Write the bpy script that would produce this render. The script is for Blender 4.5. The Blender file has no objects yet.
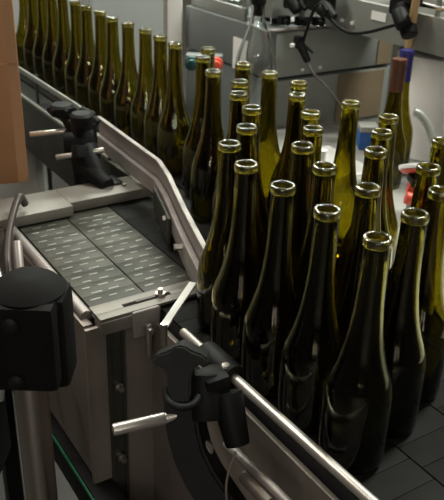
import bpy, bmesh, math, random
from mathutils import Vector, Matrix
random.seed(4)
C = bpy.context.scene.collection
PI = math.pi

# ---------------------------------------------------------------- camera numbers
F, PITCH, H, ROLL = 760.0, .465, .594, .033
SP, CP = math.sin(PITCH), math.cos(PITCH)
def uv(px, py):
    a, b = px-222, py-250
    return (a*math.cos(ROLL)+b*math.sin(ROLL))/F, (a*math.sin(ROLL)-b*math.cos(ROLL))/F

def pix(px, py, z):
    """point of the plane at height z that the photo shows at this place"""
    u, v = uv(px, py)
    d = (u, CP+v*SP, -SP+v*CP)
    t = (z-H)/d[2]
    return Vector((d[0]*t, d[1]*t, z))

def deep(px, py, Z):
    Z *= .894; u, v = uv(px, py)
    return Vector((u*Z, Z*(CP+v*SP), H+Z*(-SP+v*CP)))

# conveyor frame: s runs along the travel of the belts, t across them
US, UT = Vector((.5446, -.8387, 0)), Vector((.8387, .5446, 0))
def W(s, t, z=0.0):
    v = US*s+UT*t
    return Vector((v.x, v.y, z))
FR = Matrix(((.5446, .8387, 0), (-.8387, .5446, 0), (0, 0, 1)))   # local (s,t,z) -> world

# ---------------------------------------------------------------- materials
def mat(name, col, rough=.5, metal=0.0, noise=None, nscale=20, bump=0, spec=.5, coat=0, stretch=None):
    m = bpy.data.materials.new(name); m.use_nodes = True
    nt = m.node_tree; b = nt.nodes['Principled BSDF']
    b.inputs['Base Color'].default_value = (*col, 1)
    b.inputs['Roughness'].default_value = rough
    b.inputs['Metallic'].default_value = metal
    b.inputs['Specular IOR Level'].default_value = spec
    b.inputs['Coat Weight'].default_value = coat
    if noise is not None or bump:
        tc = nt.nodes.new('ShaderNodeTexCoord')
        mp = nt.nodes.new('ShaderNodeMapping')
        if stretch: mp.inputs['Scale'].default_value = stretch
        nt.links.new(tc.outputs['Object'], mp.inputs['Vector'])
        n = nt.nodes.new('ShaderNodeTexNoise'); n.inputs['Scale'].default_value = nscale
        n.inputs['Detail'].default_value = 6
        nt.links.new(mp.outputs[0], n.inputs['Vector'])
        if noise is not None:
            r = nt.nodes.new('ShaderNodeValToRGB')
            r.color_ramp.elements[0].position = .35; r.color_ramp.elements[1].position = .68
            r.color_ramp.elements[0].color = (*noise, 1); r.color_ramp.elements[1].color = (*col, 1)
            nt.links.new(n.outputs['Fac'], r.inputs['Fac'])
            nt.links.new(r.outputs['Color'], b.inputs['Base Color'])
        if bump:
            bp = nt.nodes.new('ShaderNodeBump'); bp.inputs['Strength'].default_value = bump
            bp.inputs['Distance'].default_value = .002
            nt.links.new(n.outputs['Fac'], bp.inputs['Height'])
            nt.links.new(bp.outputs['Normal'], b.inputs['Normal'])
    return m

def glass(name, col, rough=.0):
    m = bpy.data.materials.new(name); m.use_nodes = True
    b = m.node_tree.nodes['Principled BSDF']
    b.inputs['Base Color'].default_value = (*col, 1)
    b.inputs['Transmission Weight'].default_value = 1
    b.inputs['IOR'].default_value = 1.5
    b.inputs['Roughness'].default_value = rough
    return m

M = dict(
 olive=glass('olive_glass', (.41, .36, .05), 0.0),
 lipglass=glass('lip_glass', (.41, .36, .05), .22),
 matte=mat('matte_black_casting', (.007, .0065, .0065), .75, 0, (.011, .010, .0095), 20, .1, spec=.14),
 satin=mat('satin_steel', (.66, .62, .57), .34, .7, (.58, .54, .49), 30, .05),
 clear=glass('clear_glass', (.93, .95, .94)),
 steel=mat('brushed_steel', (.52, .49, .45), .38, .85, (.40, .37, .34), 60, .15, stretch=(1, 1, 8)),
 rail=mat('rail_steel', (.38, .338, .315), .48, .4, (.31, .276, .258), 25, .1),
 side=mat('side_panel_steel', (.30, .255, .22), .5, .5, (.22, .19, .165), 9, .1),
 dside=mat('dull_dark_steel', (.055, .057, .044), .5, .3, (.038, .04, .032), 12, .1),
 deck=mat('deck_steel', (.25, .228, .20), .5, .3, (.20, .183, .16), 14, .1),
 chrome=mat('chrome', (.80, .76, .72), .22, 1.0),
 post=mat('post_chrome', (.50, .44, .40), .28, 1.0),
 black=mat('black_plastic', (.007, .007, .007), .55, 0, (.010, .010, .010), 30, .1, spec=.16),
 blackm=mat('black_worn_plastic', (.016, .017, .016), .55, 0, (.010, .010, .010), 25, .1, spec=.2),
 chain=mat('chain_steel', (.085, .082, .066), .50, .25, (.042, .042, .033), 16, .05, spec=.3),
 chaind=mat('shaded_chain', (.018, .018, .017), .7, 0, (.012, .012, .011), 16, .05, spec=.12),  # darker copy of the chain, shade on the belts put into the colour
 wear=mat('worn_bright_steel', (.26, .25, .22), .45, .6),
 bed=mat('bed_dark', (.02, .02, .02), .7),
 bolt=mat('bolt_steel', (.42, .38, .34), .35, .9),
 card=mat('brown_cardboard', (.54, .27, .125), .8, 0, (.49, .24, .11), 6, .1),
 tape=mat('packing_tape', (.58, .31, .16), .45),
 greyp=mat('grey_painted_steel', (.20, .22, .215), .45, .2, (.17, .185, .18), 5, .05),
 greyl=mat('light_grey_steel', (.33, .34, .31), .42, .3, (.27, .28, .255), 5, .05),
 tan=mat('tan_reflection', (.24, .18, .11), .6, 0, (.20, .15, .09), 8),  # tone of cardboard mirrored in the steel panel, put in as colour
 white=mat('white_paint', (.86, .85, .81), .5),
 paper=mat('white_paper', (.90, .89, .86), .8, 0, (.86, .85, .82), 6),
 core=mat('paper_core', (.45, .40, .33), .8),
 table=mat('pale_laminate', (.42, .42, .39), .5, 0, (.37, .37, .345), 4),
 wood=mat('pale_wood', (.58, .38, .19), .6, 0, (.50, .32, .15), 14, stretch=(1, 1, .1)),
 redcap=mat('brown_foil', (.13, .055, .03), .35, .2, (.10, .04, .022), 30),
 bluecap=mat('blue_foil', (.045, .04, .19), .35, .2),
 red=mat('red_plastic', (.62, .07, .035), .4),
 teal=mat('dark_teal_plastic', (.01, .06, .055), .4),
 blue=mat('blue_card', (.03, .13, .42), .5),
 green=mat('green_strip', (.01, .16, .075), .5),
 yellow=mat('yellow_paper', (.62, .58, .06), .6),
 orange=mat('orange_plastic', (.75, .2, .05), .5),
 hose=mat('brown_rubber', (.06, .045, .04), .45),
 floor=mat('concrete_floor', (.06, .057, .05), .6, 0, (.04, .038, .034), 3, .1),
 wall=mat('grey_wall_paint', (.36, .38, .37), .8, 0, (.32, .34, .33), 2),
 dwall=mat('brown_wall_paint', (.06, .05, .042), .8, 0, (.05, .042, .035), 2),
 ceil=mat('ceiling_paint', (.22, .21, .20), .9, 0, (.2, .19, .18), 2),
 wire=mat('galvanised', (.4, .42, .4), .35, .8),
)
_l = M['lipglass'].node_tree.nodes['Principled BSDF']; _l.inputs['Coat Weight'].default_value = 1; _l.inputs['Coat Roughness'].default_value = .15; _l.inputs['Coat IOR'].default_value = 1.7
lm = bpy.data.materials.new('lamp_diffuser'); lm.use_nodes = True
_b = lm.node_tree.nodes['Principled BSDF']
_b.inputs['Emission Color'].default_value = (1, .93, .82, 1); _b.inputs['Emission Strength'].default_value = 9
M['lamp'] = lm

# ---------------------------------------------------------------- mesh helpers
class MB:
    def __init__(s): s.bm = bmesh.new()
    def _add(s, src, mx):
        me = bpy.data.meshes.new('tmp'); src.to_mesh(me); src.free()
        me.transform(mx); s.bm.from_mesh(me); bpy.data.meshes.remove(me); return s
    def box(s, c, size, rot=None, bev=0.0):
        b = bmesh.new(); bmesh.ops.create_cube(b, size=1)
        for v in b.verts: v.co = Vector((v.co.x*size[0], v.co.y*size[1], v.co.z*size[2]))
        if bev: bmesh.ops.bevel(b, geom=b.edges[:], offset=bev, segments=2, affect='EDGES', profile=.6)
        r = (rot if rot is not None else FR).to_4x4()
        return s._add(b, Matrix.Translation(c) @ r)
    def stbox(s, s0, s1, t0, t1, z0, z1, bev=0.0):
        return s.box(W((s0+s1)/2, (t0+t1)/2, (z0+z1)/2), (abs(s1-s0), abs(t1-t0), abs(z1-z0)), FR, bev)
    def bar(s, a, b, r, r2=None, seg=20, bev=0.0):
        a, b = Vector(a), Vector(b); d = b-a
        k = bmesh.new()
        bmesh.ops.create_cone(k, cap_ends=True, segments=seg, radius1=r, radius2=r if r2 is None else r2, depth=d.length)
        if bev:
            es = [e for e in k.edges if abs(e.verts[0].co.z-e.verts[1].co.z) < 1e-6]
            bmesh.ops.bevel(k, geom=es, offset=bev, segments=2, affect='EDGES', profile=.6)
        return s._add(k, Matrix.Translation((a+b)/2) @ d.to_track_quat('Z', 'Y').to_matrix().to_4x4())
    def lathe(s, prof, o=(0, 0, 0), seg=40, mx=None, closed=False):
        b = bmesh.new(); rings = []
        for r, z in prof:
            if r < 1e-6: rings.append([b.verts.new((0, 0, z))])
            else: rings.append([b.verts.new((r*math.cos(2*PI*i/seg), r*math.sin(2*PI*i/seg), z)) for i in range(seg)])
        n = len(rings)
        for j in range(n if closed else n-1):
            A, B = rings[j], rings[(j+1) % n]
            for i in range(seg):
                k = (i+1) % seg
                if len(A) == 1 and len(B) == 1: continue
                if len(A) == 1: b.faces.new((A[0], B[k], B[i]))
                elif len(B) == 1: b.faces.new((A[i], A[k], B[0]))
                else: b.faces.new((A[i], A[k], B[k], B[i]))
        bmesh.ops.recalc_face_normals(b, faces=b.faces[:])
        return s._add(b, Matrix.Translation(o) @ (mx.to_4x4() if mx else Matrix()))
    def tube(s, pts, r, seg=10, sub=6):
        P = [Vector(p) for p in pts]; path = []
        for i in range(len(P)-1):
            p0, p1, p2, p3 = P[max(i-1, 0)], P[i], P[i+1], P[min(i+2, len(P)-1)]
            for k in range(sub):
                t = k/sub
                path.append(.5*((2*p1)+(p2-p0)*t+(2*p0-5*p1+4*p2-p3)*t*t+(3*p1-p0-3*p2+p3)*t**3))
        path.append(P[-1]); b = bmesh.new(); rings = []; up = None
        for i, p in enumerate(path):
            d = (path[min(i+1, len(path)-1)]-path[max(i-1, 0)]).normalized()
            if up is None: up = d.orthogonal().normalized()
            up = (up-d*up.dot(d)).normalized(); sd = d.cross(up)
            rr = r[0]+(r[1]-r[0])*i/(len(path)-1) if isinstance(r, tuple) else r
            rings.append([b.verts.new(p+(up*math.cos(2*PI*k/seg)+sd*math.sin(2*PI*k/seg))*rr) for k in range(seg)])
        for A, B in zip(rings, rings[1:]):
            for k in range(seg): b.faces.new((A[k], A[(k+1) % seg], B[(k+1) % seg], B[k]))
        b.faces.new(rings[0][::-1]); b.faces.new(rings[-1])
        bmesh.ops.recalc_face_normals(b, faces=b.faces[:])
        return s._add(b, Matrix())
    def prism(s, poly, off):
        """closed outline (3D points) pushed along the vector off"""
        b = bmesh.new(); off = Vector(off)
        A = [b.verts.new(p) for p in poly]; B = [b.verts.new(Vector(p)+off) for p in poly]
        b.faces.new(A); b.faces.new(B[::-1]); n = len(A)
        for i in range(n): b.faces.new((A[i], B[i], B[(i+1) % n], A[(i+1) % n]))
        bmesh.ops.recalc_face_normals(b, faces=b.faces[:])
        return s._add(b, Matrix())
    def build(s, name, m, parent=None, loc=None, smooth=True):
        """link as one object; parts are stored relative to their parent's base"""
        o = bpy.data.objects.new(name, None) if False else None
        me = bpy.data.meshes.new(name)
        base = Vector(loc) if loc is not None else (world_base(parent) if parent else Vector())
        bmesh.ops.translate(s.bm, verts=s.bm.verts[:], vec=-base)
        s.bm.to_mesh(me); s.bm.free()
        me.materials.append(m)
        if smooth:
            me.polygons.foreach_set('use_smooth', [True]*len(me.polygons))
            me.set_sharp_from_angle(angle=math.radians(38))
        o = bpy.data.objects.new(name, me); C.objects.link(o)
        if parent: o.parent = parent; o['_b'] = list(base)
        else: o.location = base
        return o

def world_base(o):
    b = Vector(o.location)
    while o.parent: o = o.parent; b += Vector(o.location)
    return b

def tag(o, label, cat, group=None, kind=None):
    o['label'] = label; o['category'] = cat
    if group: o['group'] = group
    if kind: o['kind'] = kind
    return o

def thing(name, label, cat, loc, group=None):
    o = bpy.data.objects.new(name, None); C.objects.link(o); o.location = loc
    o.empty_display_size = .05
    return tag(o, label, cat, group)

def struct(name, mb, m, loc=(0, 0, 0)):
    o = mb.build(name, m, loc=loc, smooth=False); o['kind'] = 'structure'; return o

def ident(): return Matrix.Identity(3)

# ================================================================ THE ROOM
struct('floor', MB().box((0, -2.7, -.95), (9, 19, .1), ident()), M['floor'])
struct('ceiling', MB().box((0, -2.7, 2.65), (9, 19, .1), ident()), M['ceil'])
struct('wall_back', MB().box((0, 6.85, .85), (9.2, .1, 3.5), ident()), M['dwall'])
struct('wall_front', MB().box((0, -12.25, .85), (9.2, .1, 3.5), ident()), M['dwall'])
struct('wall_left', MB().box((-4.55, -2.7, .85), (.1, 19, 3.5), ident()), M['dwall'])
struct('wall_right', MB().box((4.55, -2.7, .85), (.1, 19, 3.5), ident()), M['dwall'])

# ================================================================ BOTTLES
R, HB = .0385, .276
outer = [(.0, .004), (.027, .0015), (.034, 0), (.0372, .003), (.0385, .008), (.0387, .040), (.0386, .080), (.0381, .090),
         (.0369, .100), (.0345, .109), (.0311, .118), (.0277, .128), (.0246, .139), (.0217, .152), (.0194, .165), (.0176, .178),
         (.0162, .191), (.0152, .205), (.0145, .225), (.0140, .247), (.0137, .2660), (.0131, .2664)]
inner = [(.0106, .2664), (.0103, .2655), (.0103, .244), (.0113, .223), (.0122, .205), (.0133, .191), (.0149, .177),
         (.0167, .164), (.0190, .151), (.0219, .138), (.0250, .127), (.0284, .117), (.0318, .108), (.0342, .099), (.0354, .089),
         (.0359, .079), (.0359, .012), (.033, .0075), (.024, .012), (.013, .022), (.0, .025)]
def make_bottle():
    b = MB().lathe(outer+inner, seg=64).build('wine_bottle', M['olive'], loc=(0, 0, 0))
    z = HB
    lp = [(.0107, z-.0095), (.0139, z-.0095), (.0144, z-.0090), (.0149, z-.0080), (.0149, z-.0035), (.0147, z-.0018), (.0141, z-.0006), (.0133, z-.0001),
          (.0125, z), (.0117, z-.0001), (.0110, z-.0006), (.0105, z-.0016), (.0103, z-.0030), (.0104, z-.0090)]
    l = MB().lathe(lp, seg=48, closed=True).build('lip', M['lipglass'], b)
    return b

cluster = [
 (378, 237, 'dark olive wine bottle nearest the camera, at the front right of the cluster'),
 (415.5, 213, 'dark olive wine bottle in the front row, just right of the nearest bottle'),
 (327.5, 209, 'dark olive wine bottle along the chrome guide rod, just left of the nearest bottle'),
 (367, 186, 'dark olive wine bottle in the second row, behind and between the two frontmost mouths'),
 (441.5, 190, 'dark olive wine bottle cut by the right picture edge'),
 (282.5, 184.5, 'dark olive wine bottle third along the chrome guide rod, with a bright white ringed mouth'),
 (326, 166, 'dark olive wine bottle directly behind the bottle second along the guide rod'),
 (429, 166, 'narrow dark bottle neck in front of the red handled tool near the right edge'),
 (246.5, 163, 'dark olive wine bottle fourth along the guide rod, right beside the leftmost cluster bottle'),
 (230, 143.5, 'olive wine bottle leftmost in the cluster, bulging past the end of the bent guide rail'),
 (303, 144, 'dark olive wine bottle in mid cluster, nearer than and left of the yellow lit one'),
 (376, 149.5, 'dark olive wine bottle right of the yellow lit neck, nearest in its file of three'),
 (443, 140, 'olive wine bottle neck cut by the right edge in front of the white paper roll'),
 (382, 131, 'olive wine bottle right of the bright yellow lit neck, middle of its file of three'),
 (313, 128, 'olive wine bottle just behind the mid cluster one, beside the white paper sheet'),
 (247, 126, 'olive wine bottle in the second file from the left, behind the leftmost cluster bottle'),
 (389, 116, 'olive wine bottle right of the bright yellow lit neck, farthest in its file of three'),
 (311, 112, 'olive wine bottle left of the yellow lit neck, before two close mouths'),
 (252, 107, 'olive wine bottle in front of the glowing neck below the clear glass bottle'),
 (351, 102, 'bright yellow lit wine bottle alone at the back of the cluster before the cabinet'),
 (297.5, 94, 'olive wine bottle, nearer of two close mouths below the hanging black sensor'),
 (239, 93, 'olive wine bottle nearer of the two stacked mouths left of the clear glass bottle'),
 (299, 82, 'olive wine bottle, farther of two close mouths below the hanging black sensor'),
 (240, 81, 'olive wine bottle farther of the two stacked mouths left of the clear glass bottle'),
 (269.5, 72, 'glowing yellow green wine bottle straight in front of the clear glass bottle'),
 (244, 63.5, 'olive wine bottle overlapping the left side of the clear glass bottle, farthest of the cluster'),
 (213.5, 70.5, 'olive wine bottle at the very front of the queue, beside the rail bend'),
 (203.5, 56, 'olive wine bottle second from the front of the queue, partly hiding one behind it'),
 (205, 48, 'olive wine bottle almost hidden behind the second one of the queue'),
]
queue = [(177, 43), (161, 36), (144, 28), (129, 23), (112, 17), (100, 11), (86, 6), (75, 1), (62, -4.5), (51, -9),
         (41, -13), (31, -17), (22, -21)]
qlab = ['olive wine bottle of the queue standing right before the white post',
 'olive wine bottle of the queue touching the left edge of the white post',
 'olive wine bottle of the queue, first one clear to the left of the white post',
 'olive wine bottle of the queue, second one to the left of the white post',
 'olive wine bottle of the queue, third one to the left of the white post',
 'olive wine bottle of the queue, fourth one to the left of the white post',
 'olive wine bottle of the queue, fifth one to the left of the white post',
 'olive wine bottle of the queue with its mouth touching the top picture edge',
 'olive wine bottle of the queue, nearest with its mouth above the top edge',
 'dim olive wine bottle of the queue, second with its mouth above the top edge',
 'dim olive wine bottle of the queue, third with its mouth above the top edge',
 'dim olive wine bottle of the queue, last but one before the brown carton',
 'dim olive wine bottle at the far end of the queue, beside the brown carton']
pts = [pix(a, b, HB) for a, b, _ in cluster]+[pix(a, b, HB) for a, b in queue]
for it in range(60):                       # bottles touch but never cut into each other
    for i in range(len(pts)):
        for j in range(i+1, len(pts)):
            d = pts[j]-pts[i]; d.z = 0; L = d.length
            if L < .0778:
                q = d/L*(.0778-L)/2; pts[i] -= q; pts[j] += q
labels = [c[2] for c in cluster]+qlab
proto = make_bottle()
for i, (p, lb) in enumerate(zip(pts, labels)):
    if i == 0: o = proto
    else:
        o = proto.copy(); C.objects.link(o)
        for ch in proto.children:
            c = ch.copy(); C.objects.link(c); c.parent = o
    o.location = (p.x, p.y, .0006); o.rotation_euler.z = random.uniform(0, 6)
    tag(o, lb, 'bottle', 'olive wine bottles crowded at the guide rod' if i < len(cluster) else 'olive wine bottles queuing on the far conveyor')

# ================================================================ CONVEYORS
def chain_mesh(s0, s1, t0, t1, zt=0.0):
    """flat-top chain: slats with rounded edges, plus hinge knuckles between"""
    mb = MB(); n = int((s1-s0)/.0381)
    for i in range(n):
        a = s0+i*.0381
        mb.stbox(a+.0002, a+.0379, t0+.001, t1-.001, zt-.004, zt, .0008)
    return mb
def wear_mesh(s0, s1, t0, t1, zt=0.0):
    mb = MB(); n = int((s1-s0)/.0381)
    for i in range(n):
        for k in range(2):
            a = s0+i*.0381+.0095+k*.019
            for q in range(3):
                t = t0+.018+q*.029+(.0 if k else .010)
                if t > t1-.012: continue
                c = W(a, t, zt+.0001)
                L = .013+random.uniform(-.003, .003)
                mb.box(c, (.0032, L+.003, .0010), FR, .0004)
    return mb

conv = thing('conveyor', 'steel accumulation conveyor with flat grey chain belts under the crowd of wine bottles', 'conveyor', W(-1.0, .55, -.9))
edges = [.368, .460, .552, .644, .736, .828]
for k in range(5):
    s0, s1 = (-1.30, -.90) if k < 2 else (-1.30, -.12)
    if k >= 3: s0 = -1.10
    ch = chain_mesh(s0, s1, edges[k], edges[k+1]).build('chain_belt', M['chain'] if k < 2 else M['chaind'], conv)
    if k < 2:
        w = wear_mesh(s0+.06, -.92, edges[k], edges[k+1]).build('wear_marks', M['wear'], ch)
chain_mesh(-.8995, -.12, edges[1], edges[2]).build('chain_belt', M['chaind'], conv)  # same strip carried on in the darker chain colour, its shade painted in
MB().stbox(-1.30, -.90, .366, .827, -.05, -.0065).stbox(-.8999, -.1, .461, .827, -.05, -.0065).build('slide_bed', M['bed'], conv)
MB().stbox(-1.40, -.888, .341, .357, -.285, -.004, .003).build('side_panel', M['side'], conv)
MB().bar(W(-1.26, .354, .000), W(-.905, .354, .000), .0095, seg=20, bev=.002).build('edge_rail', M['rail'], conv)
MB().stbox(-.888, -.880, .341, .456, -.60, -.008, .002).stbox(-.888, -.12, .448, .456, -.60, -.02, .002).build('end_panel', M['side'], conv)
def slotted(s0, s1, t0, t1, z0, z1):
    mb = MB(); sc = (s0+s1)/2; h = .0045
    mb.stbox(s0, sc-h, t0, t1, z0, z1, .001).stbox(sc+h, s1, t0, t1, z0, z1, .001)
    mb.stbox(sc-h, sc+h, t0, t0+.045, z0, z1).stbox(sc-h, sc+h, t1-.045, t1, z0, z1)
    return mb
SB = -.8925
br = slotted(SB-.021, SB+.021, .362, .532, .004, .009).build('slotted_bracket', M['deck'], conv)
MB().bar(W(SB, .470, .009), W(SB, .470, .014), .0085, seg=6).bar(W(SB, .470, .014), W(SB, .470, .021), .004, seg=12).build('bolt', M['bolt'], br)
MB().box(W(SB, .452, .010), (.006, .05, .003), FR, .001).build('slot_slide', M['hose'], br)
vb = MB().stbox(-.879, -.872, .372, .377, -.6, .002).stbox(-.879, -.872, .394, .3985, -.6, .002).stbox(-.8795, -.876, .377, .394, -.6, -.0).build('upright_bracket', M['dside'], conv)
for z in (-.115, -.255):
    MB().bar(W(-.877, .3855, z), W(-.866, .3855, z), .0075, seg=6, bev=.001).bar(W(-.867, .3855, z), W(-.858, .3855, z), .0042, seg=12).build('bolt', M['bolt'], vb)
MB().stbox(-.895, -.870, .362, .460, -.018, .0035, .002).build('end_cap', M['deck'], conv)
lt = MB().box(W(-.866, .432, -.012), (.006, .045, .045), FR, .004).build('latch_plate', M['rail'], conv)
MB().bar(W(-.856, .430, -.010), W(-.850, .428, -.065), .0055, .004, seg=14, bev=.002).bar(W(-.868, .430, -.018), W(-.844, .430, -.018), .0045, seg=12).build('latch_pin', M['bolt'], lt)
for q in (-1.25, -.20):
    for t in (.48, .80):
        MB().stbox(q-.025, q+.025, t-.02, t+.02, -.9, -.05, .003).build('leg', M['dside'], conv)
MB().stbox(-1.12, -.1, .838, .848, -.06, .004, .002).build('edge_strip', M['dside'], conv)

# infeed conveyor with the queue
inf = thing('conveyor', 'long narrow conveyor with dark side panels carrying the queue of wine bottles', 'conveyor', W(-2.4, .77, -.9))
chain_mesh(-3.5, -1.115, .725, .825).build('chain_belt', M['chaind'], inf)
MB().stbox(-3.5, -1.32, .657, .675, -.150, .000, .003).build('side_panel', M['dside'], inf)
MB().stbox(-3.5, -1.32, .850, .862, -.150, .000, .003).build('side_panel', M['dside'], inf)
MB().stbox(-3.5, -1.32, .675, .850, -.05, -.0065).build('slide_bed', M['bed'], inf)
MB().bar(W(-3.5, .663, .003), W(-1.50, .663, .003), .004, seg=12).build('edge_rail', M['greyl'], inf)
for q in (-1.66, -1.61):
    MB().bar(W(q, .657, -.055), W(q, .651, -.055), .005, seg=10).build('bolt', M['bolt'], inf)
for q in (-1.46, -3.3):
    for t in (.68, .835):
        MB().stbox(q-.02, q+.02, t-.012, t+.012, -.9, -.150, .002).build('leg', M['dside'], inf)

gb = thing('guide_bar', 'thin grey guide bar running along the near side of the bottle queue', 'rail', W(-2.5, .67, .05))
MB().stbox(-3.4, -1.52, .668, .674, .064, .078, .002).build('bar', M['greyl'], gb)
for q in (-2.0, -2.7, -3.2):
    MB().stbox(q-.008, q+.008, .6755, .681, .001, .08, .002).build('stay', M['dside'], gb)
gb2 = thing('guide_bar', 'guide bar on the far side of the bottle queue, glimpsed between necks', 'rail', W(-2.5, .82, .05))
MB().bar(W(-3.4, .829, .075), W(-1.45, .829, .075), .005, seg=12).build('bar', M['wire'], gb2)
for q in (-1.6, -2.4, -3.2):
    MB().bar(W(q, .833, .07), W(q, .857, .001), .004, seg=10).build('stay', M['dside'], gb2)

dk = thing('deck_plate', 'pale steel deck plate crossing the near belts at their far end', 'plate', W(-1.32, .36, .0))
o = MB()
o.stbox(-1.335, -1.242, -.02, .473, .004, .024, .0015)
o.stbox(-1.335, -1.258, .473, .650, .004, .024, .0015)
o.build('top_plate', M['deck'], dk)
MB().stbox(-1.2425, -1.234, -.02, .338, -.10, .010, .001).build('front_flange', M['deck'], dk)
MB().stbox(-1.33, -1.25, -.02, .06, -.9, .003, .002).build('support', M['dside'], dk)
for q, t in ((-1.295, .30), (-1.29, .60)):
    MB().bar(W(q, t, .023), W(q, t, .028), .005, seg=6).build('bolt', M['bolt'], dk)

# ---------------------------------------------------------------- bent sheet guide rail
rl = thing('guide_rail', 'bent pale sheet steel guide rail that turns the bottle queue into the crowd', 'rail', W(-1.2, .6, .0))
path = [(-1.51, .646), (-1.20, .632), (-1.12, .610), (-.98, .562), (-.838, .517)]
def sheet(path, z0, z1, th, side=0.0):
    mb = MB(); b = bmesh.new(); rows = []
    P = [Vector((a, c, 0)) for a, c in path]
    for i, p in enumerate(P):
        d = (P[min(i+1, len(P)-1)]-P[max(i-1, 0)]).normalized(); n = Vector((-d.y, d.x, 0))
        a = p+n*(side); c = p+n*(side+th)
        rows.append([b.verts.new(W(q.x, q.y, z)) for q, z in ((a, z0), (c, z0), (c, z1), (a, z1))])
    for A, B in zip(rows, rows[1:]):
        for k in range(4): b.faces.new((A[k], A[(k+1) % 4], B[(k+1) % 4], B[k]))
    b.faces.new(rows[0][::-1]); b.faces.new(rows[-1])
    bmesh.ops.recalc_face_normals(b, faces=b.faces[:])
    bmesh.ops.bevel(b, geom=[e for e in b.edges], offset=.0008, segments=1, affect='EDGES')
    mb._add(b, Matrix()); return mb
sheet(path, .038, .100, .003).build('face_sheet', M['rail'], rl)
sheet(path, .096, .101, .009, -.005).build('top_flange', M['rail'], rl)
sheet(path, .034, .064, .010, -.012).build('lower_channel', M['rail'], rl)
sheet(path[2:], .004, .036, .004, -.004).build('skirt', M['rail'], rl)
sheet([(-1.17, .624), (-1.05, .586), (-1.03, .579)], .010, .06, .005, -.019).build('dark_splice', M['dside'], rl)
for q, t, z in ((-1.06, .590, .048), (-.95, .552, .05)):
    MB().bar(W(q, t-.012, z), W(q-.005, t-.024, z), .0055, seg=8).build('bolt', M['bolt'], rl)
MB().tube([W(-1.53, .644, .090), W(-1.56, .645, .094), W(-1.59, .65, .088)], .008, 10).build('end_joint', M['black'], rl)

a, b_ = pix(193, 283, .05), pix(164, 326, .045)
dd = (b_-a).normalized()
lk = MB().box((a+b_)/2, ((b_-a).length, .011, .004), Matrix((dd, Vector((0, 0, 1)).cross(dd).normalized(), dd.cross(Vector((0, 0, 1)).cross(dd).normalized()))).transposed(), .001).build('link_strip', M['white'], rl)
MB().bar(b_+Vector((0, 0, .004)), b_+Vector((0, 0, -.03)), .005, seg=10).build('pin', M['bolt'], lk)

# ---------------------------------------------------------------- clamps
def block(mb, c, size, bev=.004, rot=None): return mb.box(c, size, rot if rot is not None else FR, bev)
mc = thing('rail_clamp', 'black double clamp with two thin steel rods at the far end of the bent rail', 'clamp', W(-1.45, .56, 0))
ZM = 1.74
B = MB()
B.bar(deep(66, 145, ZM), deep(96, 143, ZM), .031, seg=24, bev=.004)
B.bar(deep(84, 150, ZM-.02), deep(104, 190, ZM-.04), .030, .016, seg=20, bev=.004)
block(B, deep(82, 132, ZM), (.050, .050, .045), .009)
B.bar(deep(82, 145, ZM), deep(86, 190, ZM), .027, .021, seg=20, bev=.004)
B.build('clamp_body', M['black'], mc)
k1 = MB().lathe([(0, -.006), (.020, -.006), (.026, 0), (.026, .014), (.021, .019), (0, .021)], deep(62, 113, ZM), 20).bar(deep(62, 112, ZM), deep(72, 130, ZM), .010, seg=14)
for q in range(6):
    an = q*PI/3
    k1.bar(deep(62, 113, ZM)+Vector((.025*math.cos(an), .025*math.sin(an), 0)), deep(62, 113, ZM)+Vector((.025*math.cos(an), .025*math.sin(an), .013)), .005, seg=10, bev=.001)
k1.build('knob', M['black'], mc)
MB().lathe([(0, 0), (.021, 0), (.023, .004), (.023, .020), (.018, .025), (0, .025)], deep(82, 125, ZM-.05), 20).build('knob', M['blackm'], mc)
MB().bar(deep(80, 110, ZM), deep(98, 124, ZM), .011, seg=16, bev=.002).bar(deep(88, 116, ZM), deep(92, 119, ZM), .015, seg=16, bev=.002).build('sleeve', M['black'], mc)
MB().bar(deep(79, 158, ZM-.05), deep(80, 146, ZM-.05), .015, .017, seg=16, bev=.002).build('thumb_screw', M['blackm'], mc)
MB().bar(deep(30, 134.5, ZM), deep(80, 129.5, ZM), .0056, seg=14, bev=.001).build('rod', M['satin'], mc)
MB().bar(deep(56, 157.5, ZM-.04), deep(104, 150, ZM-.04), .0056, seg=14, bev=.001).build('rod', M['satin'], mc)
MB().bar(deep(82, 165, ZM-.02), deep(108, 186, ZM-.06), .022, .016, seg=14, bev=.002).box(deep(112, 186, ZM-.02), (.05, .03, .03), FR, .005).build('swivel_foot', M['black'], mc)

# long chrome guide rods in front of the crowd
zr = .052
ra, rb = pix(183, 332, zr), pix(372, 502, zr)
gr = thing('guide_rod', 'long bright chrome guide rod running diagonally in front of the bottles', 'rod', ra)
MB().bar(ra, rb+(rb-ra)*.25, .0062, seg=20, bev=.0012).build('rod', M['satin'], gr)
za = -.02
qa, qb = pix(226, 443, za), pix(287, 502, za)
gr2 = thing('guide_rod', 'dull lower guide rod below the bright one, at the bottom picture edge', 'rod', qa)
MB().bar(qa, qb+(qb-qa)*.5, .0058, seg=18, bev=.001).build('rod', M['rail'], gr2)
MB().bar(pix(244, 476, -.03), pix(270, 504, -.03), .008, seg=14).build('backing_strip', M['side'], gr2)

fc = thing('rail_clamp', 'large black plastic clamp with wing knob holding the long chrome guide rod', 'clamp', deep(200, 400, .95)-Vector((0, 0, .12)))
ZF = .93
rd = (rb-ra).normalized()
sl_a, sl_b = ra+(rb-ra)*.155, ra+(rb-ra)*.335
MB().bar(sl_a, sl_b, .0165, seg=24, bev=.003).build('sleeve', M['blackm'], fc)
MB().lathe([(0, 0), (.006, 0), (.007, .002), (.005, .004), (0, .0045)], sl_b-rd*.012+Vector((-.004, -.006, .0125)), 14).build('set_screw', M['bolt'], fc)
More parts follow.
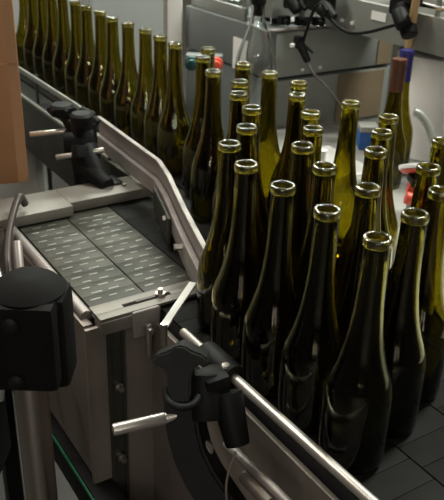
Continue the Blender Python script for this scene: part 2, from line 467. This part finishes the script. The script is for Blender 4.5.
# wing knob: two-armed grip with sloping greyish top
ctr = deep(180, 352, ZF)
kn = MB()
kn.prism([deep(x, y, ZF) for x, y in ((152, 359), (158, 354), (167, 352), (176, 346), (184, 346), (193, 352), (203, 355), (208, 361), (206, 367), (196, 366), (191, 374), (190, 399), (186, 404), (172, 403), (168, 397), (166, 374), (161, 367), (153, 367))], (.004, .020, -.004))
bmesh.ops.bevel(kn.bm, geom=kn.bm.edges[:], offset=.0022, segments=2, affect='EDGES')
kn.build('wing_knob', M['blackm'], fc)
bd = MB()
block(bd, deep(212, 388, .965), (.034, .034, .046), .010)
bd.bar(deep(205, 372, .965), deep(206, 418, .965), .022, .024, seg=24, bev=.004)
bd.bar(deep(226, 392, .965), deep(238, 446, .96), .019, .014, seg=20, bev=.004)
bd.build('clamp_body', M['black'], fc)
MB().tube([deep(166, 388, .94), deep(168, 401, .93), deep(179, 407, .925), deep(192, 405, .93), deep(199, 396, .94)], .0042, 12).build('collar_ring', M['blackm'], fc)
# curved bracket arm
outer_a = [(163, 392), (163, 412), (166, 436), (173, 462), (184, 486), (198, 510), (214, 530)]
inner_a = [(246, 520), (228, 494), (214, 474), (203, 452), (198, 432), (197, 416), (200, 400)]
ar = MB().prism([deep(x, y, .945) for x, y in outer_a+inner_a], Vector((.010, .030, -.012)))
bmesh.ops.bevel(ar.bm, geom=[e for e in ar.bm.edges if e.calc_length() < .06], offset=.003, segments=2, affect='EDGES')
ar.build('curved_arm', M['black'], fc)
MB().bar(deep(113, 430, .93), deep(166, 418, .95), .0068, seg=20, bev=.0015).bar(deep(166, 418, .95), deep(216, 403, .962), .0068, seg=20).build('cross_rod', M['satin'], fc)
MB().lathe([(0, 0), (.010, 0), (.012, .003), (.012, .010), (.008, .014), (0, .015)], deep(203, 446, .975), 16, mx=Matrix.Rotation(math.radians(75), 3, 'X')).build('bolt_head', M['rail'], fc)
MB().tube([deep(236, 452, .93), deep(229, 470, .93), deep(226, 492, .93), deep(230, 515, .93)], .0014, 8).build('wire_clip', M['bolt'], fc)

# ---------------------------------------------------------------- post and clamp, lower left
PZ = 1.04
pc = deep(30, 380, PZ); pbot = Vector((pc.x, pc.y, -.9)); ptop = Vector((pc.x, pc.y, .10))
po = thing('support_post', 'round brushed chrome support post with a black clamp head at lower left', 'post', pbot)
MB().bar(pbot, ptop, .0205, seg=36, bev=.002).build('post', M['post'], po)
hb = MB()
hb.box(Vector((pc.x+.002, pc.y, pc.z+.066)), (.084, .075, .115), ident(), .010)
hd = hb.build('clamp_head', M['matte'], po)
for dz in (.025, .102):
    MB().lathe([(0, 0), (.009, 0), (.010, .003), (.007, .006), (0, .007)], Vector((pc.x-.004, pc.y-.0375, pc.z+dz)), 16, mx=Matrix.Rotation(math.radians(90), 3, 'X')).build('clamp_screw', M['blackm'], hd)
MB().box(Vector((pc.x+.036, pc.y+.012, pc.z+.060)), (.034, .055, .125), ident(), .012).build('side_jaw', M['matte'], hd)
MB().lathe([(.040, 0), (.044, .002), (.036, .010), (.020, .020), (.012, .022), (0, .0225)], Vector((pc.x+.006, pc.y+.010, pc.z+.122)), 28).build('cone_cap', M['matte'], po)
MB().bar(Vector((pbot.x, pbot.y, -.9)), Vector((pbot.x, pbot.y, -.885)), .06, seg=32, bev=.004).build('foot', M['dside'], po)

# lower beam with green strip
bm_ = thing('lower_beam', 'black lower frame beam edged with a thin green strip, beneath the side panel', 'beam', W(-.9, .31, -.9))
MB().stbox(-1.5, -.3, .329, .372, -.37, -.300, .004).build('beam', M['black'], bm_)
MB().stbox(-1.5, -.3, .3255, .3285, -.308, -.301, .0005).build('green_strip', M['green'], bm_)
for s in (-1.45, -.5):
    MB().stbox(s-.02, s+.02, .333, .37, -.9, -.37, .002).build('leg', M['black'], bm_)

# hose and tubes, left of the belt
hs = MB().tube([pix(25, 204, .034), pix(20, 202, .045)+Vector((0, 0, .01)), deep(13, 214, 1.50), deep(8.5, 236, 1.46), deep(7.5, 262, 1.42), deep(12, 290, 1.40), deep(20, 320, 1.40), deep(30, 380, 1.42)], .0068, 12).build('rubber_hose', M['hose'])
tag(hs, 'dark brown rubber hose looping down from the pale deck plate at the left edge', 'hose')
tb = MB().bar(deep(17, 242, 1.40), deep(22, 300, 1.36), .008, seg=14, bev=.001).build('short_tube', M['rail'])
tag(tb, 'short pale steel tube standing beside the rubber hose left of the belt', 'tube')
tb2 = MB().tube([deep(-6, 262, 1.3), deep(2, 290, 1.28), deep(4, 330, 1.26), deep(0, 400, 1.28)], .006, 12).build('thin_cable', M['wire'])
tag(tb2, 'thin grey cable hanging at the far left picture edge above the post', 'cable')
jb = thing('motor_box', 'dark bluish motor housing in shadow behind the post at the left edge', 'motor', (-.52, 1.12, -.9))
MB().box((-.52, 1.12, -.32), (.20, .20, .34), ident(), .012).build('housing', M['black'], jb)
for k in range(6): MB().box((-.52, 1.016, -.20-.045*k), (.17, .010, .012), ident(), .003).build('fin', M['blackm'], jb)
MB().box((-.52, 1.12, -.70), (.08, .08, .40), ident(), .004).build('stand', M['dside'], jb)

# ================================================================ LEFT BACKGROUND
bx = pix(29, 182, .0242)
cr_ = Matrix.Rotation(math.radians(20), 3, 'Z')
cc = bx+cr_ @ Vector((-.115, .065, 0))
ct = thing('cardboard_carton', 'tall plain brown cardboard carton standing at the left picture edge', 'box', cc)
MB().box(cc+Vector((0, 0, .32)), (.23, .13, .64), cr_, .002).build('carton_body', M['card'], ct)
MB().box(cc+cr_ @ Vector((0, -.0656, .235)), (.228, .0012, .003), cr_).build('seam', M['tape'], ct)
MB().box(cc+cr_ @ Vector((.104, -.0656, .32)), (.018, .0012, .636), cr_).build('edge_tape', M['tape'], ct)

wc = thing('pale_cabinet', 'pale beige cabinet side seen below the far conveyor beside the brown carton', 'cabinet', (-.75, 2.45, -.9))
MB().box((-.84, 2.45, -.545), (.50, .26, .71), ident(), .004).build('cabinet_body', M['table'], wc)
MB().box((-.50, 2.47, -.555), (.15, .22, .69), ident(), .004).build('cabinet_wing', M['table'], wc)
MB().box((-.84, 2.317, -.55), (.46, .006, .62), ident(), .002).build('door', M['table'], wc)
MB().box((-.40, 2.43, -.60), (.03, .20, .60), ident(), .003).build('side_rail', M['yellow'], wc)

# grey partition behind the queue and white post
pt = thing('partition_panel', 'large plain grey panel standing behind the queue of bottles, left of the white post', 'panel', (-.62, 3.4, -.9))
MB().box((-.42, 3.42, .1), (.42, .04, 2.0), ident(), .002).box((-1.6, 3.44, .1), (1.9, .03, 2.0), ident(), .002).build('panel', M['wall'], pt)
MB().box((-.622, 3.4, .1), (.03, .05, 2.0), ident(), .002).build('frame_strip', M['greyl'], pt)
wp = thing('white_post', 'upright white painted post behind the bottle queue', 'post', deep(173, 20, 2.55))
x0 = deep(173, 20, 2.55)
wp.location = (x0.x, x0.y, -.9)
MB().box((x0.x+.006, x0.y, .1), (.042, .04, 2.0), ident(), .002).build('post', M['white'], wp)
MB().box((x0.x-.0225, x0.y+.005, .1), (.012, .03, 2.0), ident(), .002).build('edge_channel', M['table'], wp)

# ================================================================ MACHINES BEHIND
mcab = thing('machine_cabinet', 'grey steel machine cabinet with a horizontal seam behind the clear glass bottle', 'cabinet', W(-2.1, 1.4, -.9))
SF = -1.60
MB().stbox(-2.04, SF, 1.172, 1.60, -.88, .100, .003).build('lower_body', M['greyp'], mcab)
MB().stbox(-2.04, SF, 1.167, 1.60, .105, .227, .003).build('upper_body', M['greyp'], mcab)
MB().stbox(SF+.0005, SF+.006, 1.18, 1.59, .108, .223, .001).build('front_panel', M['greyl'], mcab)
MB().stbox(SF+.0005, SF+.006, 1.18, 1.59, -.5, .098, .001).build('lower_panel', M['greyl'], mcab)
MB().stbox(SF+.0065, SF+.009, 1.535, 1.585, .110, .205).build('tan_reflection_patch', M['tan'], mcab)  # reflection of cardboard in the steel, added as flat tan patches
MB().stbox(SF+.0065, SF+.009, 1.40, 1.57, -.04, .094).build('tan_reflection_patch', M['tan'], mcab)
MB().stbox(SF-.01, SF+.009, 1.165, 1.60, .2275, .232, .001).build('top_lip', M['rail'], mcab)
for t in (1.27, 1.33):
    MB().bar(W(SF+.006, t, .122), W(SF+.011, t, .122), .0045, seg=10).build('bolt', M['white'], mcab)
MB().stbox(-1.77, -1.715, 1.1635, 1.1650, .10, .185).build('paper_notice', M['paper'], mcab)

cl = thing('fittings_rack', 'cluttered rack of chrome fittings on top of the grey machine cabinet', 'machine', W(-2.2, 1.3, .2275))
MB().stbox(-2.03, -1.745, 1.180, 1.190, .2275, .262, .003).stbox(-2.03, -1.96, 1.19, 1.40, .2275, .25, .003).build('base_rails', M['greyl'], cl)
for k in range(10):
    q = -2.01+k*.027; h = .028+.022*(k % 3); t = 1.215+.05*(k % 2)
    MB().bar(W(q, t, .2325), W(q, t, .2325+h), .010, seg=12).lathe([(0, 0), (.017, 0), (.020, .008), (.014, .016), (0, .018)], W(q, t, .2325+h), 16).build('chrome_fitting', M['chrome'] if k % 2 else M['wire'], cl)
    MB().bar(W(q, t+.02, .262), W(q+.03, t+.16, .30), .006, seg=10).build('cross_pipe', M['chrome'] if k % 3 else M['black'], cl)
hsg = thing('control_housing', 'grey control housing on the cabinet top behind the clear glass bottle neck', 'box', W(-1.68, 1.28, .2325))
MB().stbox(-1.72, -1.655, 1.205, 1.300, .2475, .40, .003).stbox(-1.72, -1.64, 1.302, 1.350, .2475, .42, .003).build('housing', M['greyl'], hsg)
for q in (-1.70, -1.67):
    for t in (1.225, 1.335):
        MB().bar(W(q, t, .2325), W(q, t, .2478), .008, seg=12).build('foot', M['black'], hsg)

# red and teal button, orange part
for px, py, mm, nm, lb in ((216, 65, 'red', 'push_button', 'small red push button on the grey machine behind the queue'), (191.5, 64, 'teal', 'push_button', 'small dark green push button on the grey machine behind the queue')):
    p = deep(px, py, 2.25); p = Vector(p)
    kb = MB().bar(p, p+Vector((0, -.02, 0)), .014, seg=18, bev=.002).bar(p+Vector((0, .0, 0)), p+Vector((0, .02, 0)), .018, seg=18, bev=.001).build(nm, M[mm]); tag(kb, lb, 'button')
p = deep(204, 64, 2.28)
bp = thing('button_console', 'slim grey console carrying the red and green push buttons', 'console', (p.x, p.y+.03, -.9))
MB().box((p.x, p.y+.03, p.z-.13), (.10, .04, .30), ident(), .004).build('console_box', M['greyp'], bp)
MB().box((p.x, p.y+.03, (p.z-.28-.9)/2), (.05, .035, p.z-.28+.9), ident(), .002).build('stand', M['greyp'], bp)

# second conveyor going over the cabinet
c2 = thing('conveyor', 'grey green conveyor section with shiny rails across the upper right background', 'conveyor', W(-1.1, 1.4, .2))
MB().stbox(-1.585, -.35, 1.312, 1.327, .238, .318, .002).build('side_panel', M['greyl'], c2)
MB().stbox(-1.585, -.35, 1.51, 1.525, .238, .318, .002).build('side_panel', M['greyl'], c2)
MB().stbox(-1.585, -.35, 1.327, 1.51, .285, .295).build('chain_belt', M['chain'], c2)
for t, z in ((1.318, .336), (1.33, .372), (1.51, .35)):
    MB().bar(W(-1.585, t, z), W(-.35, t, z), .006, seg=12).build('guide_rail', M['chrome'], c2)
for q in (-1.5, -1.2, -.9, -.6):
    MB().bar(W(q, 1.321, .30), W(q, 1.321, .38), .006, seg=10).build('rail_stay', M['wire'], c2)
MB().stbox(-1.395, -1.345, 1.3095, 1.3115, .282, .302).build('white_sticker', M['paper'], c2)
for q in (-1.50, -1.46):
    MB().bar(W(q, 1.312, .262), W(q, 1.307, .262), .005, seg=10).build('bolt', M['white'], c2)
for q in (-1.55, -.4):
    z0 = .233 if q < -1.5 else -.9
    MB().stbox(q-.02, q+.02, 1.40, 1.44, z0, .285, .002).build('leg', M['greyp'], c2)

# black clamps on that conveyor, cable and hanging sensor
k2 = thing('rail_clamp', 'black plastic clamp on the background conveyor above the white paper roll', 'clamp', deep(407, 25, 1.9))
MB().box(deep(404, 4, 1.93), (.05, .05, .05), FR, .010).bar(deep(402, 6, 1.9), deep(410, 36, 1.88), .024, .018, seg=18, bev=.004).bar(deep(399, 12, 1.88), deep(404, 26, 1.86), .018, seg=16, bev=.003).build('clamp_body', M['black'], k2)
MB().lathe([(0, 0), (.018, 0), (.022, .005), (.020, .018), (0, .02)], deep(413, 5, 1.88), 16).build('knob', M['black'], k2)
k3 = thing('rail_clamp', 'black plastic clamp at the top edge above the hanging sensor', 'clamp', deep(324, 6, 2.12))
MB().box(deep(322, 0, 2.12), (.06, .05, .055), FR, .010).bar(deep(322, 4, 2.10), deep(334, 18, 2.08), .018, .012, seg=16, bev=.003).bar(deep(318, 7, 2.09), deep(326, 15, 2.09), .013, seg=14, bev=.003).build('clamp_body', M['blackm'], k3)
MB().lathe([(0, 0), (.020, 0), (.024, .006), (.020, .02), (0, .022)], deep(330, -4, 2.10), 16).build('knob', M['black'], k3)
k4 = thing('rail_clamp', 'black plastic clamp at the top edge just right of the clear glass bottle', 'clamp', deep(295, 2, 2.2))
MB().box(deep(296, -3, 2.17), (.05, .05, .06), FR, .010).bar(deep(291, 0, 2.16), deep(297, 12, 2.15), .018, .012, seg=16, bev=.003).build('clamp_body', M['black'], k4)
MB().bar(deep(300, 2, 2.15), deep(306, 9, 2.14), .007, seg=12).build('knob', M['blackm'], k4)
for q, (x, y) in enumerate(((284, 20), (301, 21), (318, 21))):
    c = MB().box(deep(x, y, 2.20), (.022, .030, .022), FR, .004).bar(deep(x, y, 2.20), deep(x+4, y+3, 2.17), .007, seg=12).build('dark_bracket', M['black'], smooth=True)
    tag(c, ('small dark bracket on the cabinet top nearest the clear glass bottle', 'small dark bracket in the middle of the cabinet top', 'small dark bracket on the cabinet top above the hanging sensor, rightmost')[q], 'bracket')
tag(MB().tube([deep(327, 11, 2.07), deep(322, 4, 2.08), deep(315, 8, 2.1), deep(310, 20, 2.12), deep(306, 32, 2.14), deep(303, 41, 2.15)], .0042, 10).build('black_cable', M['black']), 'black cable curving down from a clamp to the hanging sensor', 'cable')
tag(MB().tube([deep(330, 18, 2.08), deep(340, 28, 2.06), deep(352, 33, 2.03), deep(368, 32, 1.98), deep(384, 28, 1.93), deep(398, 24, 1.89)], .0042, 10).build('black_cable', M['black']), 'black cable sagging along the background conveyor beside its white sticker', 'cable')
hsn = thing('hanging_sensor', 'black pen shaped sensor hanging on a cable before the steel cabinet', 'sensor', deep(302, 50, 2.14))
MB().bar(deep(298, 40, 2.14), deep(308, 62, 2.14), .0115, .009, seg=18, bev=.003).box(deep(299, 42, 2.14), (.022, .022, .03), FR, .004).build('barrel', M['black'], hsn)
MB().bar(deep(300, 42, 2.14), deep(313, 53, 2.13), .0045, .003, seg=12).build('lever', M['blackm'], hsn)
MB().lathe([(0, 0), (.006, 0), (.006, .008), (0, .009)], deep(292, 47, 2.13), 12).build('nozzle', M['white'], hsn)
tag(MB().tube([deep(309, 64, 2.12), deep(314, 74, 2.11), deep(325, 85, 2.1), deep(336, 98, 2.09), deep(346, 112, 2.08)], .0028, 8).build('thin_hose', M['hose']), 'thin grey hose trailing down from the hanging sensor to the bench', 'hose')

# ================================================================ SIDE BENCH AND WHAT STANDS ON IT
TZ = -.03
bn = thing('side_bench', 'pale topped side bench behind the crowd of bottles', 'table', (.55, 1.65, -.9))
MB().stbox(-1.585, -.20, .866, 1.36, TZ-.025, TZ, .003).build('bench_top', M['table'], bn)
for s in (-1.54, -.25):
    for t in (.89, 1.32):
        MB().stbox(s-.02, s+.02, t-.02, t+.02, -.9, TZ-.025, .002).build('leg', M['greyp'], bn)
def flat_sheet(cx, cy, w, d, a, n, m, lb, cat='paper'):
    r = Matrix.Rotation(a, 3, 'Z')
    return tag(MB().box(Vector((cx, cy, TZ+.0012)), (w, d, .0016), r, .0003).build(n, M[m]), lb, cat)
p = pix(329, 158, TZ); flat_sheet(p.x, p.y-.03, .13, .20, .5, 'paper_sheet', 'paper', 'white paper sheet on the bench left of the bright yellow lit bottle')
p = pix(284, 118, TZ); flat_sheet(p.x, p.y+.04, .14, .24, -.2, 'paper_sheet', 'paper', 'white paper sheet on the bench behind the glowing bottle')

# clear magnum
mg = pix(258.5, 5, TZ+.33); my = mg.y
big_o = [(0, .012), (.040, .003), (.049, 0), (.0525, .006), (.0525, .170), (.0518, .185), (.0490, .203), (.0440, .222), (.0370, .241), (.0295, .260), (.0235, .278), (.0190, .296), (.0168, .312), (.0160, .330)]
big_i = [(.0125, .330), (.0135, .312), (.0157, .296), (.0205, .277), (.0267, .258), (.0342, .239), (.0412, .220), (.0462, .201), (.0490, .184), (.0497, .170), (.0495, .014), (.044, .012), (.02, .022), (0, .03)]
bg = thing('clear_bottle', 'large clear glass bottle with a black stopper standing behind the olive bottles', 'bottle', (mg.x, my, TZ+.0006))
MB().lathe(big_o+big_i, (mg.x, my, TZ+.0006), 56).build('glass_body', M['clear'], bg)
MB().lathe([(0, .3320), (.018, .3320), (.0185, .334), (.0185, .370), (.016, .375), (0, .375)], (mg.x, my, TZ+.0006), 32).bar((mg.x, my, TZ+.305), (mg.x, my, TZ+.3336), .0118, seg=20).build('stopper', M['black'], bg)

def capped(px, py, Z, m, nm, lb, hh=.30):
    p = pix(px, py-3, TZ+.28); x, y = p.x, p.y
    t = thing(nm, lb, 'bottle', (x, y, TZ+.0006))
    MB().lathe(outer+inner, (x, y, TZ+.0006), 40).build('glass_body', M['olive'], t)
    MB().lathe([(.0157, .212), (.0152, .240), (.0152, .263), (.0158, .266), (.0158, .277), (.0150, .280), (0, .280), (0, .2775), (.0140, .2772), (.0147, .262), (.0150, .212)], (x, y, TZ+.0006), 32, closed=False).build('capsule', M[m], t)
    return t
capped(400, 62, 1.74, 'redcap', 'capped_bottle', 'olive wine bottle with a brown foil capsule before the white paper roll')
capped(407.5, 53, 1.93, 'bluecap', 'capped_bottle', 'wine bottle with a blue foil capsule half hidden behind the brown capped one')

# paper roll
pr = pix(446, 50, TZ+.25)
rr = thing('paper_roll', 'large white paper roll standing at the right picture edge', 'paper roll', (pr.x, pr.y, TZ+.0006))
Rr = .112; zt = .248
MB().lathe([(.026, 0), (Rr-.004, 0), (Rr, .004), (Rr+.001, .12), (Rr+.002, zt-.012), (Rr-.002, zt-.003), (Rr-.010, zt), (.026, zt)], (pr.x, pr.y, TZ+.0006), 64, closed=True).build('paper_body', M['paper'], rr)
MB().lathe([(.0205, .002), (.0255, .002), (.0255, zt-.004), (.0205, zt-.004)], (pr.x, pr.y, TZ+.0006), 32, closed=True).build('core', M['core'], rr)

# tape dispenser with red handle
TD = 1.70
td = thing('tape_dispenser', 'hand tape dispenser with white disc, curved grey arm and red grips beside the paper roll', 'tool', deep(416, 190, TD))
MB().bar(deep(416, 165, TD), deep(416, 169.5, TD), .034, seg=36, bev=.002).build('disc', M['paper'], td)
MB().bar(deep(416, 170, TD), deep(416, 173, TD), .032, .026, seg=32, bev=.001).build('red_rim', M['red'], td)
MB().tube([deep(414, 112, TD), deep(420, 115, TD), deep(427, 124, TD), deep(432, 137, TD), deep(434, 150, TD), deep(431, 163, TD)], .0085, 12).build('curved_arm', M['greyl'], td)
MB().box(deep(419, 180, TD), (.040, .05, .018), ident(), .006).build('black_grip', M['black'], td)
MB().bar(deep(407, 187, TD), deep(432, 193, TD), .0125, seg=18, bev=.004).bar(deep(405, 197, TD-.02), deep(432, 206, TD-.02), .0125, seg=18, bev=.004).build('red_grip', M['red'], td)
MB().bar(deep(416, 180, TD), Vector((deep(416, 180, TD).x, deep(416, 180, TD).y, TZ+.001)), .012, seg=16).build('stand', M['greyp'], td)

p = pix(367, 150, TZ)
bb = thing('blue_box', 'small blue box with a paler lid right of the bright yellow lit neck', 'box', (p.x, p.y+.02, TZ+.0006))
MB().box((p.x, p.y+.02, TZ+.0235), (.045, .05, .045), ident(), .002).build('box_body', M['blue'], bb)
MB().box((p.x, p.y+.02, TZ+.0535), (.046, .051, .014), ident(), .002).build('box_lid', M['table'], bb)
p = deep(325, 126, 1.75)
tag(MB().lathe([(0, TZ+.001), (.013, TZ+.001), (.013, TZ+.04), (.011, TZ+.075), (.009, TZ+.078), (.009, TZ+.105), (0, TZ+.107)], (p.x, p.y, 0), 24).build('white_vial', M['white']), 'small white capped vial on the bench left of the bright yellow lit neck', 'bottle')

# wooden stick
sa, sb_ = deep(409.5, 40, 1.925), deep(418, -12, 1.79)
sd_ = (sb_-sa).normalized(); sbot = sa-sd_*((sa.z-TZ-.004)/sd_.z)
tag(MB().bar(sbot, sb_+sd_*.12, .0085, seg=16, bev=.002).build('wooden_stick', M['wood']), 'pale wooden stick leaning up behind the white paper roll', 'stick')

# ================================================================ LAMPS
def lamp(x, y, z, L, rot, e, col, lb, w=.16):
    t = thing('ceiling_lamp', lb, 'lamp', (x, y, z), 'fluorescent lamps on the ceiling')
    r = Matrix.Rotation(rot, 3, 'Z')
    MB().box((x, y, z+.045), (L, w+.04, .05), r, .004).build('housing', M['white'], t)
    li = bpy.data.lights.new('tube', 'AREA'); li.shape = 'RECTANGLE'; li.size = L*.96; li.size_y = w
    li.energy = e; li.color = col
    o = bpy.data.objects.new('tube', li); C.objects.link(o); o.parent = t; o.location = (0, 0, .012); o.rotation_euler = (0, 0, rot)
    bpy.context.view_layer.update()
lamp(-.4, 4.4, 2.40, 1.2, .3, 95, (.95, 1, .90), 'fluorescent lamp on the ceiling over the back machines, left', .22)
lamp(1.35, 1.9, 2.40, 1.2, .3, 110, (.97, 1, .90), 'fluorescent lamp on the ceiling over the side bench', .22)
lamp(-1.1, 2.2, 2.40, 1.2, .3, 50, (.97, 1, .90), 'fluorescent lamp on the ceiling far left of the queue')
lamp(.5, 5.4, 2.40, 1.4, .3, 90, (.97, 1, .90), 'fluorescent lamp on the ceiling, farthest back', .22)
lamp(-1.6, 1.2, 2.40, 1.2, 1.2, 26, (1, .88, .76), 'added fill lamp on the ceiling left of the conveyors')  # unseen lamp added as warm fill for the foreground
lamp(-.3, -1.6, 2.30, .5, .1, 8, (1, .90, .78), 'small added glint and fill lamp on the ceiling behind the photographer', .10)  # added out of view for bottle glints and some front fill
for col_, x in (('left', -.9), ('right', .9)):  # unseen lamp rows, added to draw long glints on the bottle shoulders
    for k, y in enumerate((-4.6, -6.4, -8.2, -10.0)):
        lamp(x, y, 2.40, 1.5, PI/2, 34, (1, .95, .86), ('nearest', 'second', 'third', 'farthest')[k]+' added glint lamp of the '+col_+' row behind the photographer', .10)
# window-framed light panels, unseen and added for glints on the bottles
for k, x in enumerate((-1.7, .9)):
    wf = MB()
    for dx, dz, sx, sz in ((-.23, 0, .06, 1.5), (.23, 0, .06, 1.5), (0, .72, .52, .06), (0, -.72, .52, .06), (0, 0, .4, .03)):
        wf.box((x+dx, -12.17, 1.5+dz), (sx, .06, sz), ident(), .003)
    wo = wf.build('glint_panel_%d' % (k+1), M['white'], loc=(x, -12.2, 1.5)); wo['kind'] = 'structure'
    li = bpy.data.lights.new('glint_light', 'AREA'); li.shape = 'RECTANGLE'; li.size = .40; li.size_y = 1.38; li.energy = 150; li.color = (1, .97, .92)
    lo = bpy.data.objects.new('glint_light', li); C.objects.link(lo); lo.parent = wo; lo.location = (0, .012, 0); lo.rotation_euler = (PI/2, 0, PI)
w = bpy.data.worlds.new('World'); bpy.context.scene.world = w; w.use_nodes = True
w.node_tree.nodes['Background'].inputs['Color'].default_value = (.8, .85, .8, 1)
w.node_tree.nodes['Background'].inputs['Strength'].default_value = .05

# ================================================================ CAMERA
cam = bpy.data.cameras.new('camera'); co = bpy.data.objects.new('camera', cam); C.objects.link(co)
cam.sensor_fit = 'VERTICAL'; cam.sensor_height = 24; cam.lens = 24*F/500; cam.clip_start = .01
cam.dof.use_dof = True; cam.dof.focus_distance = 1.0; cam.dof.aperture_fstop = 8
co.location = (0, 0, H); co.rotation_euler = (Matrix.Rotation(PI/2-PITCH, 3, 'X') @ Matrix.Rotation(ROLL, 3, 'Z')).to_euler()
bpy.context.scene.camera = co
for o in bpy.data.objects:
    if '_b' in o: del o['_b']
vs = bpy.context.scene.view_settings
vs.view_transform = 'Standard'; vs.look = 'None'; vs.gamma = 1; vs.exposure = -.08; vs.use_curve_mapping = False
